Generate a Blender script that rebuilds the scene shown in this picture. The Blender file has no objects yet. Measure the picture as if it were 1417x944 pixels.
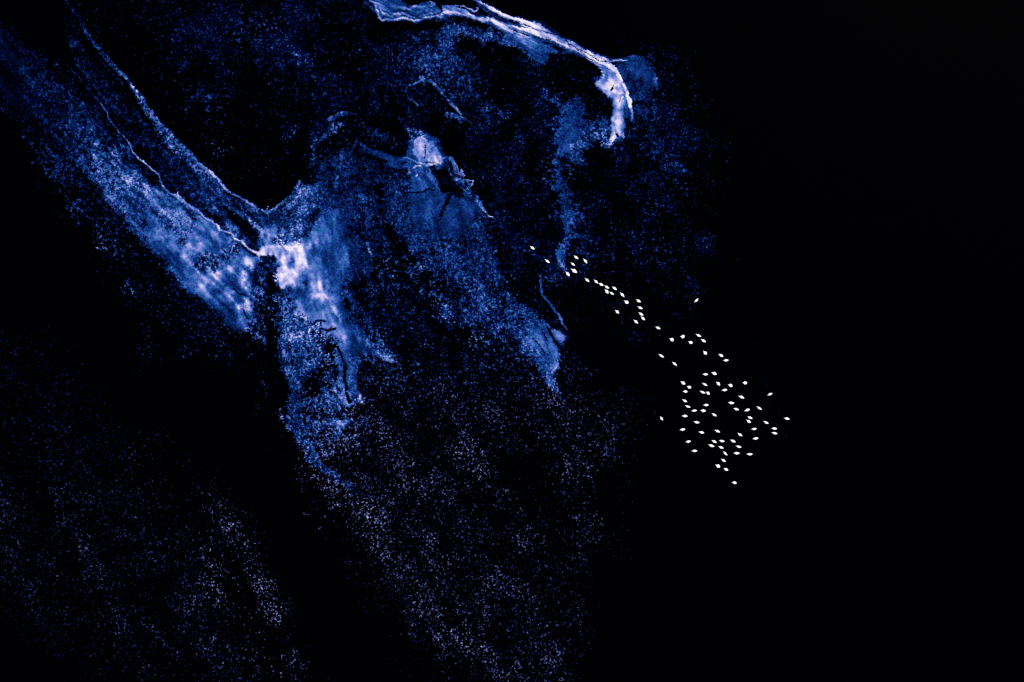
import bpy, bmesh, math, random
import numpy as np
from mathutils import Vector
random.seed(3)
scene = bpy.context.scene
CELL = .18                                # metres per survey cell; the photo spans 255 x 170 m of water
def world_xy(px, py): return ((px - 708.5)*CELL, (472 - py)*CELL)

# ---------------------------------------------------------------- camera, sky, sun, exposure
cam = bpy.data.cameras.new("camera"); cam_ob = bpy.data.objects.new("camera", cam)
scene.collection.objects.link(cam_ob); scene.camera = cam_ob
cam_ob.location = (0, 0, 240)             # looking straight down from an aircraft
cam.sensor_width = 36; cam.lens = 36*240/(1417*CELL)
cam.clip_start = 1; cam.clip_end = 8000

SUN_EL, SUN_ROT = math.radians(48), math.radians(40)
w = bpy.data.worlds.new("World"); scene.world = w; w.use_nodes = True
nt = w.node_tree; bg = nt.nodes["Background"]; bg.inputs["Strength"].default_value = .05
sky = nt.nodes.new("ShaderNodeTexSky"); sky.sky_type = 'NISHITA'; sky.sun_disc = False
sky.sun_elevation = SUN_EL; sky.sun_rotation = SUN_ROT
nt.links.new(sky.outputs[0], bg.inputs[0])
sun = bpy.data.lights.new("sun", 'SUN'); sun.energy = 4.6; sun.angle = math.radians(.5); sun.color = (1, .97, .93)
sun_ob = bpy.data.objects.new("sun", sun); scene.collection.objects.link(sun_ob)
sd = Vector((math.sin(SUN_ROT)*math.cos(SUN_EL), math.cos(SUN_ROT)*math.cos(SUN_EL), math.sin(SUN_EL)))
sun_ob.rotation_euler = sd.to_track_quat('Z', 'Y').to_euler()
scene.view_settings.view_transform = 'Standard'; scene.view_settings.look = 'None'
scene.cycles.filter_width = 1.2
scene.view_settings.exposure = 0; scene.view_settings.gamma = 1

# ---------------------------------------------------------------- materials
def principled(name, rgb=(.5,.5,.5), rough=.6, spec=.5):
    m = bpy.data.materials.new(name); m.use_nodes = True
    p = m.node_tree.nodes["Principled BSDF"]
    p.inputs["Base Color"].default_value = (*rgb, 1); p.inputs["Roughness"].default_value = rough
    p.inputs["Specular IOR Level"].default_value = spec
    return m, p

def lin(c): return tuple(((v/255)/12.92 if v <= 10 else ((v/255 + .055)/1.055)**2.4) for v in c)

def water_material():
    m, p = principled("dark_water", (.00005, .00006, .0003), .06, .03)
    t = m.node_tree
    tc = t.nodes.new("ShaderNodeTexCoord")
    n1 = t.nodes.new("ShaderNodeTexNoise"); n1.inputs["Scale"].default_value = .35; n1.inputs["Detail"].default_value = 6
    b = t.nodes.new("ShaderNodeBump"); b.inputs["Strength"].default_value = .12; b.inputs["Distance"].default_value = .08
    t.links.new(tc.outputs["Object"], n1.inputs["Vector"]); t.links.new(n1.outputs[0], b.inputs["Height"])
    t.links.new(b.outputs[0], p.inputs["Normal"])
    return m

GAIN = .93
def foam_material():
    """thickness of the silt and foam film -> its own colour, from dark blue stain to lavender white foam"""
    m, p = principled("foam_film", rough=.8, spec=.0)
    t = m.node_tree
    at = t.nodes.new("ShaderNodeAttribute"); at.attribute_name = "thickness"
    ag = t.nodes.new("ShaderNodeAttribute"); ag.attribute_name = "greyness"
    def ramp(stops):
        r = t.nodes.new("ShaderNodeValToRGB"); e = r.color_ramp.elements
        while len(e) < len(stops): e.new(.5)
        for i, (q, c) in enumerate(stops):
            e[i].position = q; e[i].color = (*[min(.93, v*GAIN) for v in lin(c)], 1)
        t.links.new(at.outputs["Fac"], r.inputs[0]); return r
    r1 = ramp([(0,(0,0,2)),(.1,(1,3,22)),(.2,(4,16,58)),(.3,(7,37,96)),(.4,(18,60,132)),(.5,(42,86,162)),(.6,(80,112,186)),(.7,(122,136,204)),(.8,(170,168,222)),(1,(228,222,240))])
    r2 = ramp([(0,(0,0,2)),(.15,(13,16,42)),(.3,(42,48,90)),(.6,(122,128,172)),(1,(225,225,235))])
    no = t.nodes.new("ShaderNodeTexNoise"); no.inputs["Scale"].default_value = 2.2; no.inputs["Detail"].default_value = 5
    tc = t.nodes.new("ShaderNodeTexCoord"); t.links.new(tc.outputs["Object"], no.inputs["Vector"])
    mx = t.nodes.new("ShaderNodeMix"); mx.data_type = 'RGBA'
    t.links.new(ag.outputs["Fac"], mx.inputs[0]); t.links.new(r1.outputs[0], mx.inputs[6]); t.links.new(r2.outputs[0], mx.inputs[7])
    hs = t.nodes.new("ShaderNodeHueSaturation")
    mr = t.nodes.new("ShaderNodeMapRange"); mr.inputs[1].default_value = .35; mr.inputs[2].default_value = .65
    mr.inputs[3].default_value = .47; mr.inputs[4].default_value = .53
    t.links.new(no.outputs[0], mr.inputs[0]); t.links.new(mr.outputs[0], hs.inputs["Hue"])
    t.links.new(mx.outputs[2], hs.inputs["Color"]); t.links.new(hs.outputs[0], p.inputs["Base Color"])
    return m

def feather_material(name, rgb, sc):
    m, p = principled(name, rgb, .65, .2)
    t = m.node_tree
    no = t.nodes.new("ShaderNodeTexNoise"); no.inputs["Scale"].default_value = sc; no.inputs["Detail"].default_value = 4
    r = t.nodes.new("ShaderNodeValToRGB")
    r.color_ramp.elements[0].color = (*[v*.93 for v in rgb], 1); r.color_ramp.elements[1].color = (*rgb, 1)
    t.links.new(no.outputs[0], r.inputs[0]); t.links.new(r.outputs[0], p.inputs["Base Color"])
    return m

M_WATER, M_FOAM = water_material(), foam_material()
M_BODY = feather_material("white_plumage", (.95, .95, .94), 9)
M_WING = feather_material("wing_plumage", (.95, .95, .95), 14)
M_BEAK = feather_material("pale_beak", (.82, .66, .40), 20)

# ---------------------------------------------------------------- water
WN = 40; WS = 3000
xs = np.linspace(-WS, WS, WN + 1)
wm = bpy.data.meshes.new("water")
wm.from_pydata([(x, y, 0) for y in xs for x in xs], [],
               [(j*(WN+1)+i, j*(WN+1)+i+1, (j+1)*(WN+1)+i+1, (j+1)*(WN+1)+i) for j in range(WN) for i in range(WN)])
wm.materials.append(M_WATER)
wo = bpy.data.objects.new("water", wm); scene.collection.objects.link(wo)
wo["kind"] = "structure"; wo["label"] = "still black open water seen from straight above"

# ---- the drift of foam and silt, traced as coverage (C) and thickness (B) maps
PW, PH = 1417, 944                     # survey grid of the foam drift, one cell = CELL metres
rng = np.random.default_rng(7)

def spectrum_noise(beta, lo=0.0, hi=1e9, ang=0.0, stretch=1.0, sigma=0.0):
    w = rng.standard_normal((PH, PW)).astype(np.float32)
    f = np.fft.rfft2(w)
    fy = np.fft.fftfreq(PH)[:, None]; fx = np.fft.rfftfreq(PW)[None, :]
    ca, sa = math.cos(ang), math.sin(ang)
    u = (fx*ca + fy*sa)*stretch; v = -fx*sa + fy*ca
    r = np.sqrt(u*u + v*v); r[0, 0] = 1
    k = r**(-beta/2) if beta else np.ones_like(r)
    k = k*(r > lo)*(r < hi)
    if sigma: k = k*np.exp(-2*(math.pi*sigma*r)**2)
    k[0, 0] = 0
    n = np.fft.irfft2(f*k, s=(PH, PW)).astype(np.float32)
    return n/n.std()

YY, XX = np.mgrid[0:PH, 0:PW].astype(np.float32)
wx = spectrum_noise(3.2, lo=.004); wy = spectrum_noise(3.2, lo=.004)
wx2 = spectrum_noise(1.6, lo=.03, hi=.35); wy2 = spectrum_noise(1.6, lo=.03, hi=.35)
UX = XX + 1.3*wx + .35*wx2; UY = YY + 1.3*wy + .35*wy2      # gently warped coordinates
RX = XX + 11*wx + 4.0*wx2; RY = YY + 11*wy + 4.0*wy2        # rough coordinates for scattered fringes
EN = spectrum_noise(2.2, lo=.008)                          # edge erosion
FINE = spectrum_noise(0, sigma=.5)
MID = spectrum_noise(0, sigma=1.3)
BIG = spectrum_noise(2.6, lo=.006, hi=.15)
DIAG = spectrum_noise(2.4, lo=.003, hi=.06, ang=math.radians(60), stretch=6.0)
RIDGE = spectrum_noise(1.2, lo=.03, hi=.45, ang=math.radians(24), stretch=9.0)
ARM = spectrum_noise(2.0, lo=.004, hi=.16, ang=math.radians(46), stretch=5.0)
STREAK = spectrum_noise(2.4, lo=.006, hi=.2, ang=math.radians(76), stretch=3.2)
CURL = spectrum_noise(2.6, lo=.01, hi=.2, ang=math.radians(50), stretch=2.2)
C = np.zeros((PH, PW), np.float32); B = np.zeros((PH, PW), np.float32)
ID = np.zeros((PH, PW), np.int8); CUR = 0                  # which drift a cell belongs to

def sst(x):
    x = np.clip(x, 0, 1); return x*x*(3 - 2*x)

def box_of(pts, m):
    xs = [p[0] for p in pts]; ys = [p[1] for p in pts]
    return (slice(max(0, int(min(ys) - m)), min(PH, int(max(ys) + m))),
            slice(max(0, int(min(xs) - m)), min(PW, int(max(xs) + m))))

def blend(s, m, c, b):
    if c is None or c > .3: ID[s] = np.where(m > .5, CUR, ID[s])
    if c is not None: C[s] = C[s]*(1 - m) + c*m
    if b is not None: B[s] = B[s]*(1 - m) + b*m

def poly(pts, c, b, soft=6, rough=False, edge=0.0, op=1.0):
    s = box_of(pts, soft*2 + 30 + abs(edge)*3)
    X = (RX if rough else UX)[s]; Y = (RY if rough else UY)[s]
    d = np.full(X.shape, 1e9, np.float32); ins = np.zeros(X.shape, bool)
    n = len(pts)
    for i in range(n):
        ax, ay = pts[i]; bx, by = pts[(i + 1) % n]
        ex, ey = bx - ax, by - ay
        t = np.clip(((X - ax)*ex + (Y - ay)*ey)/(ex*ex + ey*ey + 1e-6), 0, 1)
        d = np.minimum(d, (X - ax - t*ex)**2 + (Y - ay - t*ey)**2)
        if ay != by:
            ins ^= ((ay > Y) != (by > Y)) & (X < ex*(Y - ay)/(by - ay) + ax)
    d = np.sqrt(d)*np.where(ins, 1, -1) + edge*EN[s]
    blend(s, op*sst(d/(2*soft) + .5), c, b)

def line(pts, c, b, soft=1.0, rough=False, edge=0.0, op=1.0):
    """pts: (x, y, half width[, thickness]) along the streak"""
    wm = max(p[2] for p in pts)
    s = box_of(pts, wm + soft*2 + 30 + abs(edge)*3)
    X = (RX if rough else UX)[s]; Y = (RY if rough else UY)[s]
    best = np.full(X.shape, -1e9, np.float32); bb = np.zeros(X.shape, np.float32)
    for p, q in zip(pts[:-1], pts[1:]):
        ex, ey = q[0] - p[0], q[1] - p[1]
        t = np.clip(((X - p[0])*ex + (Y - p[1])*ey)/(ex*ex + ey*ey + 1e-6), 0, 1)
        d = (p[2] + (q[2] - p[2])*t) - np.sqrt((X - p[0] - t*ex)**2 + (Y - p[1] - t*ey)**2)
        pb = p[3] if len(p) > 3 else b; qb = q[3] if len(q) > 3 else b
        u = d > best
        best = np.where(u, d, best)
        if pb is not None: bb = np.where(u, pb + (qb - pb)*t, bb)
    m = op*sst((best + edge*EN[s])/(2*soft) + .5)
    blend(s, m, c, bb if b is not None or len(pts[0]) > 3 else None)

def blob(x, y, r, c, b, soft=None, op=1.0):
    a = rng.uniform(.6, 2.0); e = r*rng.uniform(.1, .5)
    line([(x - e*math.cos(a), y - e*math.sin(a), r*.42), (x + e*math.cos(a), y + e*math.sin(a), r*.42)], c, b, soft=soft or r*.62, edge=r*.16, op=op)

# --- sparse flecks
poly([(85,0),(150,80),(230,170),(300,235),(370,285),(420,240),(470,150),(560,165),(640,200),(700,330),(760,380),(900,470),(960,430),(1000,300),(990,160),(900,80),(780,70),(640,30),(500,0)], .19,.29, 24, True)
poly([(440,0),(520,0),(560,30),(760,60),(800,100),(700,140),(600,150),(480,120)], .20,.28, 14, True)
poly([(470,200),(660,300),(760,380),(840,520),(870,620),(835,760),(815,1000),(620,1000),(540,880),(470,780),(430,690),(450,600),(470,400)], .155,.33, 40, True)
poly([(500,300),(690,420),(790,580),(850,640),(820,680),(700,600),(560,520),(480,420)], .21,.34, 22, True)
poly([(-60,560),(60,600),(200,660),(320,740),(400,850),(410,1000),(150,1000),(40,880),(-60,760)], .14,.27, 46, True)
poly([(-60,450),(60,450),(300,640),(400,780),(300,800),(100,640),(-60,560)], .06,.27, 30, True)
line([(20,500,6),(90,560,10),(160,650,14),(230,760,18)], .11,.27, 26, True)
line([(0,560,8),(70,640,12),(140,720,16),(190,800,18),(250,900,20)], .11,.28, 26, True)
line([(90,510,6),(190,620,12),(260,690,18)], .08,.27, 26, True)
line([(300,730,25),(330,800,38),(370,860,40),(400,940,30)], .17,.45, 30, True)
line([(345,800,12),(370,850,18),(385,900,14)], .22,.48, 22, True)
line([(440,690,20),(500,720,25),(550,790,26),(610,850,28),(660,900,25)], .22,.42, 20, True)
line([(400,640,10),(480,690,14),(520,730,14)], .28,.44, 12, True)
line([(660,620,20),(690,690,18),(700,720,10)], .22,.42, 16, True)
line([(800,640,16),(840,690,18),(830,730,14)], .18,.40, 16, True)
line([(560,780,8),(640,840,12),(720,930,16)], .2,.38, 16, True)
line([(600,745,10),(640,790,10)], .28,.42, 10, True)
poly([(690,600),(740,620),(780,670),(770,700),(720,680),(690,640)], .04,.3, 12, True)
line([(880,560,20),(870,700,24),(860,800,20)], .03,.25, 16, True)
poly([(470,380),(600,420),(700,470),(770,520),(800,600),(720,600),(600,560),(500,560),(480,480)], .30,.33, 30, True)
line([(560,620,20),(640,690,26),(700,780,26),(760,860,24)], .17,.33, 40, True)
poly([(450,560),(520,560),(560,640),(540,700),(480,680),(440,640)], .28,.36, 24, True)
# fringe of flecks to the right of the veils
poly([(880,130),(940,90),(975,150),(975,260),(945,330),(910,420),(880,450),(830,400),(800,300),(820,210)], .17,.27, 55, True)
line([(915,130,10),(940,200,24),(935,290,26),(915,370,22),(890,430,14)], .14,.28, 40, True)
line([(950,75,3),(962,110,6),(978,150,8),(992,168,3)], .12,.38, 12, True)
line([(975,170,8),(1000,320,10),(1040,450,10),(1100,600,8)], .02,.25, 14, True)
poly([(860,300),(930,330),(920,420),(880,400)], .17,.32, 22, True)
poly([(640,180),(750,180),(770,250),(745,330),(760,400),(700,380),(660,320),(640,260)], .17,.3, 10, True)
poly([(760,110),(840,100),(850,130),(790,130)], .06,.25, 6, True)
# top left field
poly([(130,-20),(480,-20),(540,60),(555,150),(470,150),(420,215),(370,240),(300,180),(210,90)], .24,.26, 30, True)
poly([(545,30),(650,30),(760,90),(770,130),(700,200),(600,200),(545,150)], .36,.25, 26, True)
poly([(640,130),(740,110),(765,200),(770,330),(720,360),(670,300),(650,220)], .25,.26, 26, True)
poly([(840,200),(900,190),(920,240),(900,310),(860,340),(820,300)], .24,.25, 40, True)
line([(215,25,10),(235,45,10)], .3,.33, 10, True)
line([(330,20,18),(370,50,14),(420,80,10)], .22,.36, 14, True)
line([(310,150,20),(400,130,26),(440,60,20)], .2,.33, 14, True)
poly([(260,170),(330,150),(400,190),(420,230),(372,284),(330,262),(290,225)], .035,.28, 12, True)
poly([(100,0),(190,0),(260,110),(330,190),(250,190),(150,70)], .10,.27, 10, True)
line([(415,185,3),(425,205,2),(432,190,2)], .35,.5, 4, True)
line([(265,185,5),(330,235,5)], .12,.4, 5, True)

# --- left arm
CUR = 1
poly([(10,50),(60,80),(140,170),(250,280),(370,380),(385,500),(300,500),(200,420),(110,320),(30,220),(-10,120)], .20,.26, 34, True)
poly([(-20,30),(50,60),(110,110),(165,180),(215,240),(255,280),(300,315),(355,350),(380,480),(335,480),(280,440),(190,352),(120,288),(50,205),(-20,120)], .44,.22, 16, edge=6)
poly([(-20,40),(30,60),(70,120),(50,170),(-20,110)], .82,.10, 18, edge=4)
poly([(30,85),(90,120),(150,180),(205,240),(255,278),(320,320),(352,430),(300,425),(205,340),(130,262),(62,180)], .58,.27, 16, edge=6)
poly([(80,160),(130,195),(190,245),(240,285),(300,325),(350,360),(355,445),(300,425),(230,364),(150,285)], .68,.34, 12, edge=6)
poly([(140,220),(190,255),(240,290),(300,328),(355,362),(355,445),(305,425),(235,366),(175,305)], .72,.39, 9, edge=4)
line([(110,240,4,.4),(170,290,8,.5),(215,322,9,.62),(260,360,8,.62)], .68,.6, 8, True)
line([(140,215,6,.42),(185,265,9,.5),(230,300,10,.55)], .62,.5, 8, True)
poly([(90,30),(140,100),(220,185),(290,245),(368,300),(360,345),(330,330),(240,262),(200,215),(150,160),(100,90)], .50,.22, 7, edge=3)
poly([(200,200),(250,210),(300,260),(340,300),(320,310),(250,262)], .62,.28, 8, edge=3)
line([(250,225,8,.32),(290,260,14,.36),(330,290,16,.42),(352,310,12,.48)], .62,.42, 8, True)
line([(70,230,12),(110,280,14),(150,325,14),(200,385,14)], .38,.26, 20, True)
line([(180,400,16),(260,460,18),(340,500,14)], .26,.36, 20, True)
line([(215,470,30),(300,490,26),(370,480,12)], .14,.36, 20, True)
line([(130,330,20),(200,400,30),(290,450,20)], .17,.3, 20, True)
# blue silt under both arms
poly([(185,262),(225,262),(262,282),(300,305),(350,340),(362,362),(350,400),(352,440),(322,452),(290,425),(240,372),(190,322),(150,270)], .78,.34, 12, edge=3)
poly([(262,222),(300,250),(340,283),(372,300),(400,280),(425,256),(455,250),(480,262),(505,300),(500,340),(485,400),(440,440),(400,450),(392,400),(372,362),(340,335),(300,300),(255,250)], .80,.33, 9, edge=3)
poly([(228,215),(262,222),(300,250),(345,290),(360,320),(330,310),(280,275),(240,240)], .66,.32, 8, edge=3)
poly([(205,240),(250,262),(262,275),(230,262),(200,250)], .4,.2, 8, edge=2)
# line arm
line([(86,-4,1.6,.3),(112,28,2,.32),(140,72,3.2,.36),(152,90,4,.4),(172,112,3.4,.46)], .72,.4, 1.8)
line([(133,75,1,.28),(148,98,1.2,.3),(168,122,1.6,.3)], .7,.3, 1.0)
line([(172,112,3.4,.5),(185,131,4,.62),(196,143,5,.44),(215,165,6,.42),(238,193,8,.44),(262,217,8,.42),(285,240,7,.44)], .66,.44, 3, edge=1)
line([(262,215,3,.45),(300,244,2,.5),(318,262,1.6,.6),(340,277,1.6,.62),(357,290,1.8,.62),(370,295,2,.62),(385,284,2,.6),(402,268,2,.62),(414,252,2.4,.72)], .86,.6, 1.2)
CUR = 3
# right of the V, granular blue
poly([(400,262),(425,250),(470,225),(500,215),(520,260),(560,290),(560,350),(500,345),(440,330),(400,300)], .66,.27, 12, edge=4)
poly([(372,298),(400,275),(418,250),(436,222),(455,195),(480,185),(500,200),(492,250),(500,300),(540,310),(560,350),(520,380),(485,395),(478,350),(430,330),(380,325)], .74,.27, 10, True)
poly([(372,298),(402,272),(418,254),(440,255),(450,300),(470,350),(400,340),(376,322)], .78,.42, 6)
poly([(418,300),(440,285),(455,310),(450,340),(425,335)], .55,.26, 7)
line([(398,287,3,.55),(415,262,4,.55)], .85,.55, 4)
line([(465,245,3,.6),(463,262,2,.5)], .9,.5, 3)
# curl strands at the top of the tongue
poly([(432,215),(442,190),(462,165),(480,158),(500,168),(540,180),(560,196),(545,212),(500,205),(470,205),(450,225)], .34,.26, 8, edge=4)
line([(482,172,1.2),(500,174,1.6),(518,182,1.6),(534,196,1.2)], .55,.3, 2, edge=1)
line([(446,192,1.2),(452,182,1.6),(464,176,2)], .8,.4, 1.4, edge=.6)
line([(455,166,1),(462,160,1.2),(474,155,1.4),(482,154,.8)], .95,.5, 1.1, edge=.4)
line([(414,243,1.5),(426,224,2),(436,204,2.4),(446,186,2)], .02,.05, 2)
line([(429,206,1),(433,198,1),(436,190,.8)], .8,.5, 1.2, edge=.8)
line([(432,210,1),(440,195,1.3),(455,178,2.2),(465,160,2.2),(480,155,1.6)], .75,.42, 1.6, edge=1)
line([(450,187,2),(462,178,3),(472,170,2.4)], .7,.45, 2.2, edge=1)
line([(490,196,2),(482,215,2),(484,240,2.4),(478,260,2)], .8,.34, 2)
line([(492,192,2),(507,207,3.2),(530,214,4)], .85,.34, 2.2)
line([(436,205,3,.36),(430,225,4,.34)], .6,.34, 4)
line([(495,212,2),(500,240,3),(492,262,2)], .8,.34, 2)
line([(425,160,10),(420,185,8),(400,232,5)], .03,.2, 7)
CUR = 1
# --- left veil mass with white puffs
poly([(345,392),(388,405),(384,470),(370,485),(345,470),(335,450)], .60,.46, 8, edge=3)
poly([(190,318),(225,298),(260,288),(300,310),(345,343),(374,362),(358,385),(353,430),(348,458),(326,452),(284,424),(240,380)], .96,.43, 6, edge=2)
poly([(235,325),(262,330),(255,350),(232,345)], .96,.48, 6)
for x, y, r, b in [(215,325,9,.6),(256,349,9,.66),(275,332,8,.56),(302,381,13,.78),(287,391,9,.66),(321,374,9,.76),(339,389,8,.93),(341,362,8,.78),
                   (319,407,9,.80),(305,412,6,.7),(341,421,7,.86),(345,428,4,.93),(333,438,6,.84),(343,449,5,.93),(331,425,4,.8),(270,370,8,.6),(312,345,6,.64),(253,306,9,.58),
                   (283,305,7,.6),(288,318,8,.52),(240,313,6,.6),(313,312,6,.6),(326,318,5,.58)]:
    blob(x, y, r*1.5, .97, b)
for x, y, r, b in [(283,352,9,.36),(330,375,5,.42),(318,386,8,.44),(323,440,5,.3),(262,383,5,.45),(312,428,6,.42),(322,432,7,.32),(300,338,7,.4),(336,333,6,.5),(315,360,7,.42),(285,376,5,.45)]:
    blob(x, y, r*1.4, .93, b)
for x, y, r in [(285,360,9),(298,364,8),(276,363,6),(250,330,7),(316,358,5),(241,318,5),(326,345,6)]:
    blob(x, y, r*1.5, .55, .5)
line([(325,400,.7),(333,407,.8),(342,410,.8)], .0,0, .6)
line([(336,425,.5),(340,435,.8),(344,442,.7)], .2,.1, .6)
line([(307,343,.6),(314,351,.9),(319,358,.6)], .3,.15, .8)
poly([(212,300),(245,290),(275,300),(268,320),(240,325),(220,318)], .8,.45, 8, edge=2)
# the long bright thread
CUR = 2
line([(93,86,.5,.24),(102,98,.9,.32),(112,110,.8,.34),(126,130,.7,.34),(139,147,.9,.5)], .9,.4, .9, op=.85)
line([(139,147,.8,.5),(146,156,.8,.55),(149,165,.9,.6),(163,182,.6,.55),(178,199,.8,.62),(183,211,1,.62),(192,219,1.1,.62),(205,226,1.1,.64),(218,239,1,.62),(222,250,.8,.56),(227,260,1,.6)], .97,.6, .8)
line([(227,260,1,.6),(236,267,1.1,.66),(246,273,1.9,.82),(256,281,2.2,.72),(266,287,2.2,.62),(274,292,1.4,.58),(283,301,.8,.62),(291,306,.9,.76),(299,311,1,.82),(303,318,.8,.72),(312,322,.9,.64),(321,325,.8,.68),(325,331,.9,.86),(334,335,1,.9),(342,342,1.1,.9),(350,347,1.6,.95),(358,352,1.8,.97)], 1,.8, .9)
line([(245,268,.8,.9),(247,275,1,.95)], 1,.93, .8)
line([(252,285,2,.55),(262,294,2,.6),(268,298,1.6,.5)], .95,.6, 2)
line([(336,340,.8),(346,348,.9),(356,354,.9)], .3,.12, .8)
# dark gap between the two arms
CUR = 1
poly([(356,362),(376,357),(388,362),(390,385),(386,402),(384,420),(366,422),(348,402),(352,378)], .60,.27, 4, edge=2)
line([(362,384,5),(356,405,7),(362,425,6),(355,450,7)], .6,.45, 6)
line([(365,440,6,.5),(367,455,6,.5)], .55,.5, 6)
line([(374,388,3),(380,402,3),(383,414,4),(384,435,5),(378,460,7),(377,490,8)], .03,.14, 4, edge=1.6)
line([(372,500,10),(374,540,14),(376,590,14),(398,640,12)], .03,.2, 4, edge=1.5)
line([(350,470,12),(345,510,14),(350,560,12)], .12,.36, 12, True)
# dark wedges inside the V
line([(308,286,3),(320,300,4.5),(338,313,6),(355,328,8),(358,338,8)], .3,.2, 3, edge=2)
line([(312,280,2,.4),(330,292,3,.5),(345,306,3.5,.66),(358,318,4,.75)], .88,.6, 2.4)
line([(250,283,2),(268,302,3)], .45,.24, 3)
# --- hub and white falls
CUR = 3
line([(352,349,3),(366,330,9),(392,332,10),(400,360,20),(410,392,16),(422,350,12)], .97,.46, 7, edge=1.5)
poly([(355,352),(366,338),(360,320),(378,315),(394,318),(396,334),(412,340),(427,345),(423,362),(426,380),(424,400),(412,398),(398,400),(393,404),(386,392),(381,378),(388,366),(380,353)], .99,.80, 4.5, edge=2)
poly([(380,320),(396,322),(396,340),(380,338)], .75,.62, 4, edge=2)
line([(364,324,6,.92),(377,322,6,.93)], 1,.92, 3)
line([(352,348,1.4,.9),(360,352,2.6,.97),(372,346,6,.98),(384,344,4,.95),(400,344,3.2,.96),(416,347,3,.9)], 1,.95, 1.8)
line([(388,350,5,.94),(394,372,5,.96),(393,395,4,.93)], 1,.9, 4)
line([(408,360,4,.92),(414,378,4,.93),(406,395,5,.86)], 1,.9, 4)
for x, y, r, b in [(402,368,4,.5),(396,384,3,.8),(404,360,3,.6),(386,356,3,.7),(415,392,5,.7)]:
    blob(x, y, r*1.5, 1, b)
line([(374,390,1),(377,402,3.5),(377,425,6),(377,450,7.5),(378,485,9)], .03,.12, 3, edge=1.6)
poly([(425,468),(462,492),(462,540),(476,558),(440,566),(412,545),(402,515)], .64,.34, 8, edge=3)
# tongue of smooth blue water
poly([(424,330),(440,300),(470,290),(487,310),(484,340),(482,372),(468,400),(476,425),(492,448),(512,462),(532,484),(550,500),(520,492),(505,492),(496,508),(491,520),(494,540),(502,553),(490,560),(470,548),(462,530),(465,510),(455,490),(440,470),(428,455),(415,455),(405,430),(408,405),(424,398),(426,370)], .97,.37, 4, edge=1.5)
poly([(474,250),(505,262),(520,300),(512,372),(490,388),(478,375),(482,330)], .84,.26, 9, edge=3)
line([(428,342,2,.62),(434,352,1,.55),(440,362,2.4,.54),(447,372,2,.6),(452,384,1.6,.52),(452,400,.6,.46)], 1,.6, 3.6, edge=1.6, op=.85)
line([(436,322,3,.5),(440,345,3,.5)], 1,.5, 5)
line([(441,388,1.4,.46),(446,402,2,.48),(453,414,1.8,.52),(458,422,2,.6),(463,434,3,.72),(469,442,2.2,.68),(474,448,.6,.5)], 1,.6, 3, edge=1.3, op=.9)
line([(424,346,1.4,.62),(420,372,2.2,.5),(428,392,1.6,.44)], 1,.5, 4, edge=2, op=.6)
line([(458,340,4),(462,372,5),(470,395,4)], 1,.28, 6, edge=2, op=.7)
line([(474,350,4,.52),(476,362,5,.5)], 1,.5, 6)
line([(432,412,5,.54),(419,424,3.2,.68),(417,434,2.4,.72),(425,440,3.6,.54),(420,455,2.6,.5)], .96,.58, 4.5, edge=2)
blob(436,428,8,1,.42)
blob(447,470,5,.95,.40)
line([(462,455,6,.5),(472,470,7,.58),(470,482,5,.52)], .97,.55, 6)
line([(500,458,3,.4),(513,478,6,.52),(530,492,5,.5),(552,503,2,.5)], .82,.5, 4, edge=1)
line([(478,437,5,.36),(500,452,6,.34)], .85,.36, 6)
line([(488,500,8,.42),(486,512,5,.42)], .85,.42, 6)
line([(502,495,6),(520,500,5)], .5,.5, 5)
# split tail
poly([(459,528),(465,518),(474,530),(479,548),(490,556),(486,563),(472,552),(462,540)], .9,.48, 2.4, edge=1)
poly([(481,520),(486,508),(489,525),(494,543),(503,552),(497,558),(486,550),(481,535)], .85,.46, 2.4, edge=1)
blob(500,553,7,.6,.8)
poly([(408,402),(432,402),(446,440),(472,470),(474,498),(464,496),(450,484),(434,474),(420,456),(408,440)], .94,.42, 5, edge=1.5, op=.85)
line([(478,400,3,.36),(490,425,4,.34),(512,450,5,.36),(532,476,4,.42),(550,498,2,.45)], .66,.38, 4, edge=2)
line([(438,462,1.6,.5),(441,472,1.8,.52),(450,481,1.8,.46),(460,490,2,.42)], .95,.48, 1.6)
# dark threads
line([(462,456,1.0),(452,459,1.2),(443,456,1.3),(444,466,1.1),(455,476,.9),(466,483,1.5),(470,487,1.8),(473,497,1.3),(478,508,2),(476,521,2),(479,541,1.5),(485,554,1.6)], .1,.08, 1.0, edge=.4)
line([(448,446,1),(438,445,1.3),(433,451,1.5),(434,465,1),(443,480,1),(452,488,.9),(462,500,.7)], .2,.1, 1.0)
line([(434,470,3),(446,490,3),(462,506,3)], .6,.3, 3, edge=1.5, op=.6)
# puffy granular column below
poly([(392,402),(404,404),(412,440),(440,470),(458,500),(458,530),(450,560),(470,575),(500,590),(490,625),(450,640),(430,620),(410,600),(395,560),(388,500),(386,450)], .45,.40, 6, True)
poly([(388,408),(402,408),(410,440),(436,470),(450,490),(430,520),(405,530),(392,520),(386,470)], .70,.43, 6, edge=2)
line([(388,480,2,.5),(396,492,5,.6),(404,505,6,.6)], .85,.55, 4)
line([(388,470,3,.66),(392,462,4,.6)], .75,.6, 4)
line([(398,470,6,.5),(404,492,8,.46),(406,530,10,.42),(408,560,9,.4),(412,590,9,.38)], .72,.45, 6, edge=2)
line([(407,585,8,.38),(418,612,8,.4),(430,632,7,.46),(448,648,5,.4),(465,660,5,.44),(482,672,4,.38),(500,690,4,.3)], .6,.4, 4, edge=2)
line([(470,548,10),(495,570,8),(505,590,6)], .36,.42, 10, True)
line([(401,402,5),(408,415,5),(404,440,4)], .85,.34, 4)
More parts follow.
